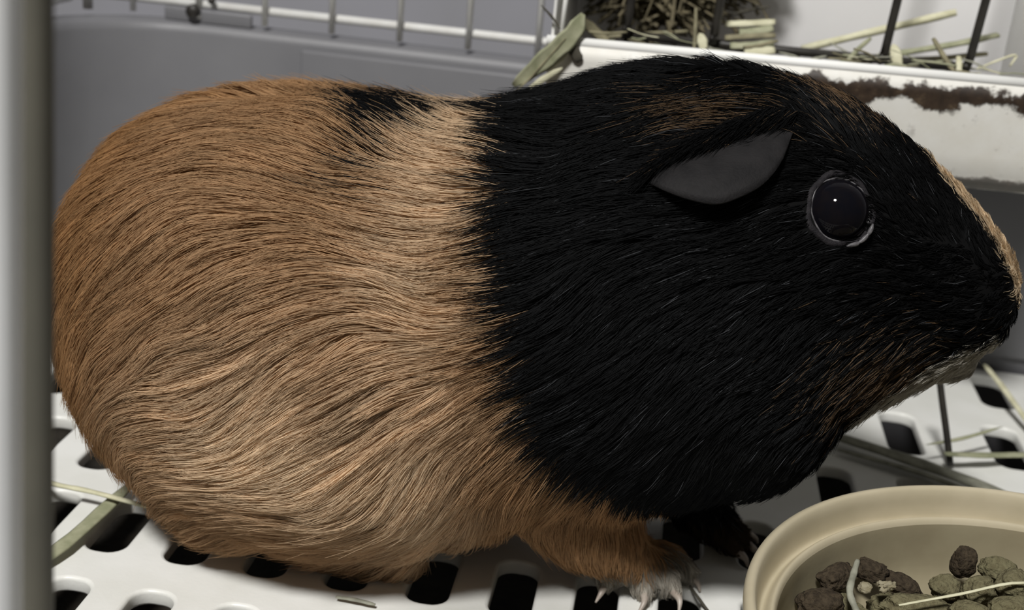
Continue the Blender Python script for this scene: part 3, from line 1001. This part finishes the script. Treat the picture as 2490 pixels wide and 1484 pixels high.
hay('hay_straw', [(-2.4, 43, 11.72), (-1, 43.3, 11.95), (.3, 43.5, 12.14)], .25, 'hay_dull', 'straight dull straw lying along the trough in the shade', thick=.5, taper=.05)
hay('hay_straw', [(.45, 42.1, 13.1), (.52, 41.9, 12.5), (.58, 41.6, 11.75)], .12, 'hay_dull', 'thin upright straw beside the pale triangular leaf', thick=.4, up=(0, 1, 0))
hay('hay_leaf', [(.68, 41.75, 12.36), (.80, 41.65, 12.1), (.9, 41.55, 11.8)], .34, 'hay_pale', 'pale triangular leaf tip sticking up by the black wire', thick=.15, up=(0, 1, 0), taper=.95)
hay('hay_straw', [(-4.22, 38.36, 13.12), (-3.85, 38.39, 12.79), (-3.56, 38.39, 12.46)], .10, 'hay_dark', 'short dark straw across the feeder corner edge', thick=.8, taper=.8)
hay('hay_stalk', [(8.02, 41.75, 13.0), (8.4, 41.4, 12.5), (8.75, 41.0, 12.1)], .2, 'hay_dull', 'short dark stem leaning over the front rim', thick=.8, taper=.3)
hay('hay_leaf', [(6.85, 41.95, 12.66), (7.0, 41.75, 12.3), (7.12, 41.6, 11.9)], .38, 'hay_pale', 'bright pale leaf tip in front of a black wire', thick=.15, up=(0, 1, 0), taper=.9)
hay('hay_fragment', [(8.96, 42, 12.5), (8.98, 41.8, 12.3), (9.0, 41.6, 12.0)], .2, 'hay_pale', 'small pale hay chip against the last black wire', thick=.3, up=(0, 1, 0))
hay('hay_stalk', [(6.4, 43.6, 11.9), (7.53, 43.7, 12.2), (9.3, 44.0, 12.66), (10.6, 44.6, 13.0)], .42, 'hay_green', 'long broad hay stem behind the black wires', thick=.5, taper=.15)
hay('hay_stalk', [(6.0, 43.9, 11.7), (8.4, 44.2, 12.0), (10.4, 44.6, 12.35)], .36, 'hay_dull', 'dull hay stem under the long broad one', thick=.5, taper=.15)
hay('hay_straw', [(9.6, 42, 12.16), (10.3, 42.4, 12.46), (10.85, 42.6, 12.66), (10.72, 42.5, 12.3)], .11, 'hay_pale', 'thin kinked pale straw at the end of the feeder', thick=.6)
hay('hay_straw', [(5.45, 42.0, 11.8), (5.8, 42.2, 12.3), (6.2, 42.4, 12.72)], .16, 'hay_green', 'narrow blade slanting up beside a black wire', thick=.3, up=(0, 1, 0))
cut = [((1.5, 43.5, 12.52), (3.14, 43.3, 12.79), .24), ((2.0, 43.0, 12.36), (3.10, 43.2, 12.60), .30), ((1.55, 42.9, 12.14), (3.20, 42.95, 12.40), .20),
       ((1.75, 42.6, 11.95), (3.16, 42.7, 12.20), .27), ((2.25, 42.2, 11.80), (3.22, 42.5, 11.98), .30)]
for i, (a, b, w) in enumerate(cut):
    a, b = Vector(a), Vector(b)
    hay('cut_hay_strip', [a, (a * .6 + b * .4) + Vector((0, 0, random.uniform(-.05, .06))), b], w, ('hay_pale', 'hay_green', 'hay_dull', 'hay_green', 'hay_pale')[i],
        ('topmost pale cut hay blade', 'second flat green cut hay blade from the top', 'dull middle cut hay blade', 'green cut hay blade above the lowest', 'lowest pale cut hay blade')[i] + ' in the stack by the black wire', 'stacked cut hay blades',
        thick=.22, up=(.15 * (i % 3) - .1, -1, .6 + .2 * (i % 2)), taper=.12)
HB = {'hay_green': 'green', 'hay_pale': 'pale straw coloured', 'hay_dull': 'dull olive', 'hay_grey': 'grey'}
for i in range(46):
    x = random.uniform(3.4, 10.2) if i < 34 else random.uniform(-3.3, 3)
    y = random.uniform(39.3, 44.5)
    a = random.uniform(-.5, .5) + (math.pi if random.random() < .5 else 0)
    ln = random.uniform(.5, 1.5)
    z = 17.9 - (17.9 - zr(x) - .17) * y / 38.5 + random.uniform(-.1, .25)
    tl = random.uniform(-.18, .42)
    d = Vector((math.cos(a), math.sin(a) * .8, tl)) * ln
    if not (FX0 + .3 < x + d.x < FX1 - .3): d.x = -d.x
    if not (39.0 < y + d.y < 46.3): d.y = -d.y
    p = Vector((x, y, z))
    mt = random.choice(('hay_green', 'hay_green', 'hay_pale', 'hay_dull', 'hay_grey'))
    hay('hay_straw', [p, p + d * .5 + Vector((0, 0, random.uniform(-.05, .08))), p + d], random.uniform(.08, .26),
        mt, 'short loose %s hay bit strewn in the feeder trough' % HB[mt], 'loose %s hay bits in the feeder' % HB[mt],
        thick=random.uniform(.25, .6), taper=random.uniform(.1, .8))


def wad(n, cx, cy, cz, rx, ry, rz, seed):
    r = random.Random(seed)
    V, Fc = [], []
    for _ in range(n):
        while True:
            u = Vector((r.uniform(-1, 1), r.uniform(-1, 1), r.uniform(-1, 1)))
            if u.length < 1: break
        c = Vector((cx + u.x * rx, cy + u.y * ry, cz + u.z * rz))
        d = Vector((r.gauss(0, 1), r.gauss(0, .45), r.gauss(0, .6))).normalized()
        L = r.uniform(1.6, 4.0); w = r.uniform(.03, .09)
        s = d.orthogonal().normalized() * w
        t = d.cross(s).normalized() * w * .4
        k = d.cross(s).normalized() * r.uniform(-.3, .3)
        b = len(V)
        for f, kk in ((-.5, 0), (0, 1), (.5, 0)):
            q = c + d * (L * f) + k * kk
            q0 = [q + s, q + t, q - s, q - t]
            for e in q0:
                e.y = min(max(e.y, 42.95), 46.6); e.x = min(max(e.x, -3.4), 10); V.append(e)
        for g in (0, 4):
            for h in range(4):
                h2 = (h + 1) % 4
                Fc.append((b + g + h, b + g + h2, b + g + 4 + h2, b + g + 4 + h))
    return mesh_from(V, Fc)


tag(link('hay_wad', wad(2200, -.7, 44.9, 15.6, 2.9, 1.8, 3.4, 5), M['hay_shaded'], smooth=False), 'tangled wad of dry hay stuffed behind the black wires', 'hay', kind='stuff')

# ------------------------------------------------------------------ white wire cage above the tray
panel = empty('cage_grille', (0, 48.2, 9.8), 'white wire cage panel standing on the grey tray rim', 'cage panel')
link('rail', tube([(-22.9, 48.25, 10.45), (22, 48.25, 10.62)], .17, 10), M['wire_white'], panel)
for k in range(17):
    x = -21.5 + 2.71 * k
    link('upright_wire', tube([(x, 48.0, 9.95), (x - .05, 48.0, 15), (x - .1, 48.0, 24)], .125, 8), M['wire_white'], panel)
side = empty('side_grille', (-23.9, 36, 9.8), 'white wire side panel with a pale door at the tray corner', 'cage panel')
link('corner_post', tube([(-23.2, 47.6, 9.9), (-23.2, 47.6, 24)], .2, 10), M['wire_white'], side)
link('rail', tube([(-23.85, 47.4, 10.3), (-23.85, 14, 10.3)], .16, 10), M['wire_white'], side)
for k in range(12):
    y = 44.6 - 2.7 * k
    link('upright_wire', tube([(-23.85, y, 10.1), (-23.85, y, 24)], .125, 8), M['wire_white'], side)
link('door_panel', box(-24.5, -24.25, 28, 46.6, 10.2, 24, .1), M['roomwall'], side)
latch = empty('tray_latch', (-18.6, 47.6, 10), 'grey plastic latch with a black knob on the tray rim', 'latch')
link('latch_body', box(-20.2, -16.6, 47.95, 48.15, 9.75, 10.3, .09, 3), M['tray'], latch)
link('knob', tube([(-18.95, 48.0, 10.22), (-18.95, 47.7, 10.22), (-18.95, 47.62, 10.22)], [.28, .27, .2], 16), M['wire_black'], latch)
link('latch_pin', tube([(-18.2, 47.95, 10.72), (-18.2, 47.75, 10.7)], .13, 12), M['wire_black'], latch)

# ------------------------------------------------------------------ cage front bar, and a bar added as its shaded side
for nm, y, x0, sl, rr, mt, lb in (('cage_bar', 11.0, -7.09, .0511, .24, 'bar_white', 'thick white upright bar at the front of the cage'),
                              ('cage_bar', 12.4, -7.30, .0423, .195, 'bar_shade', 'grey upright bar added as the shaded side of the white front bar')):
    b = link(nm, tube([(x0 + sl * z, y, z) for z in (.02, 5, 10, 15, 20, 26)], rr, 24), M[mt])
    tag(b, lb, 'cage bar')
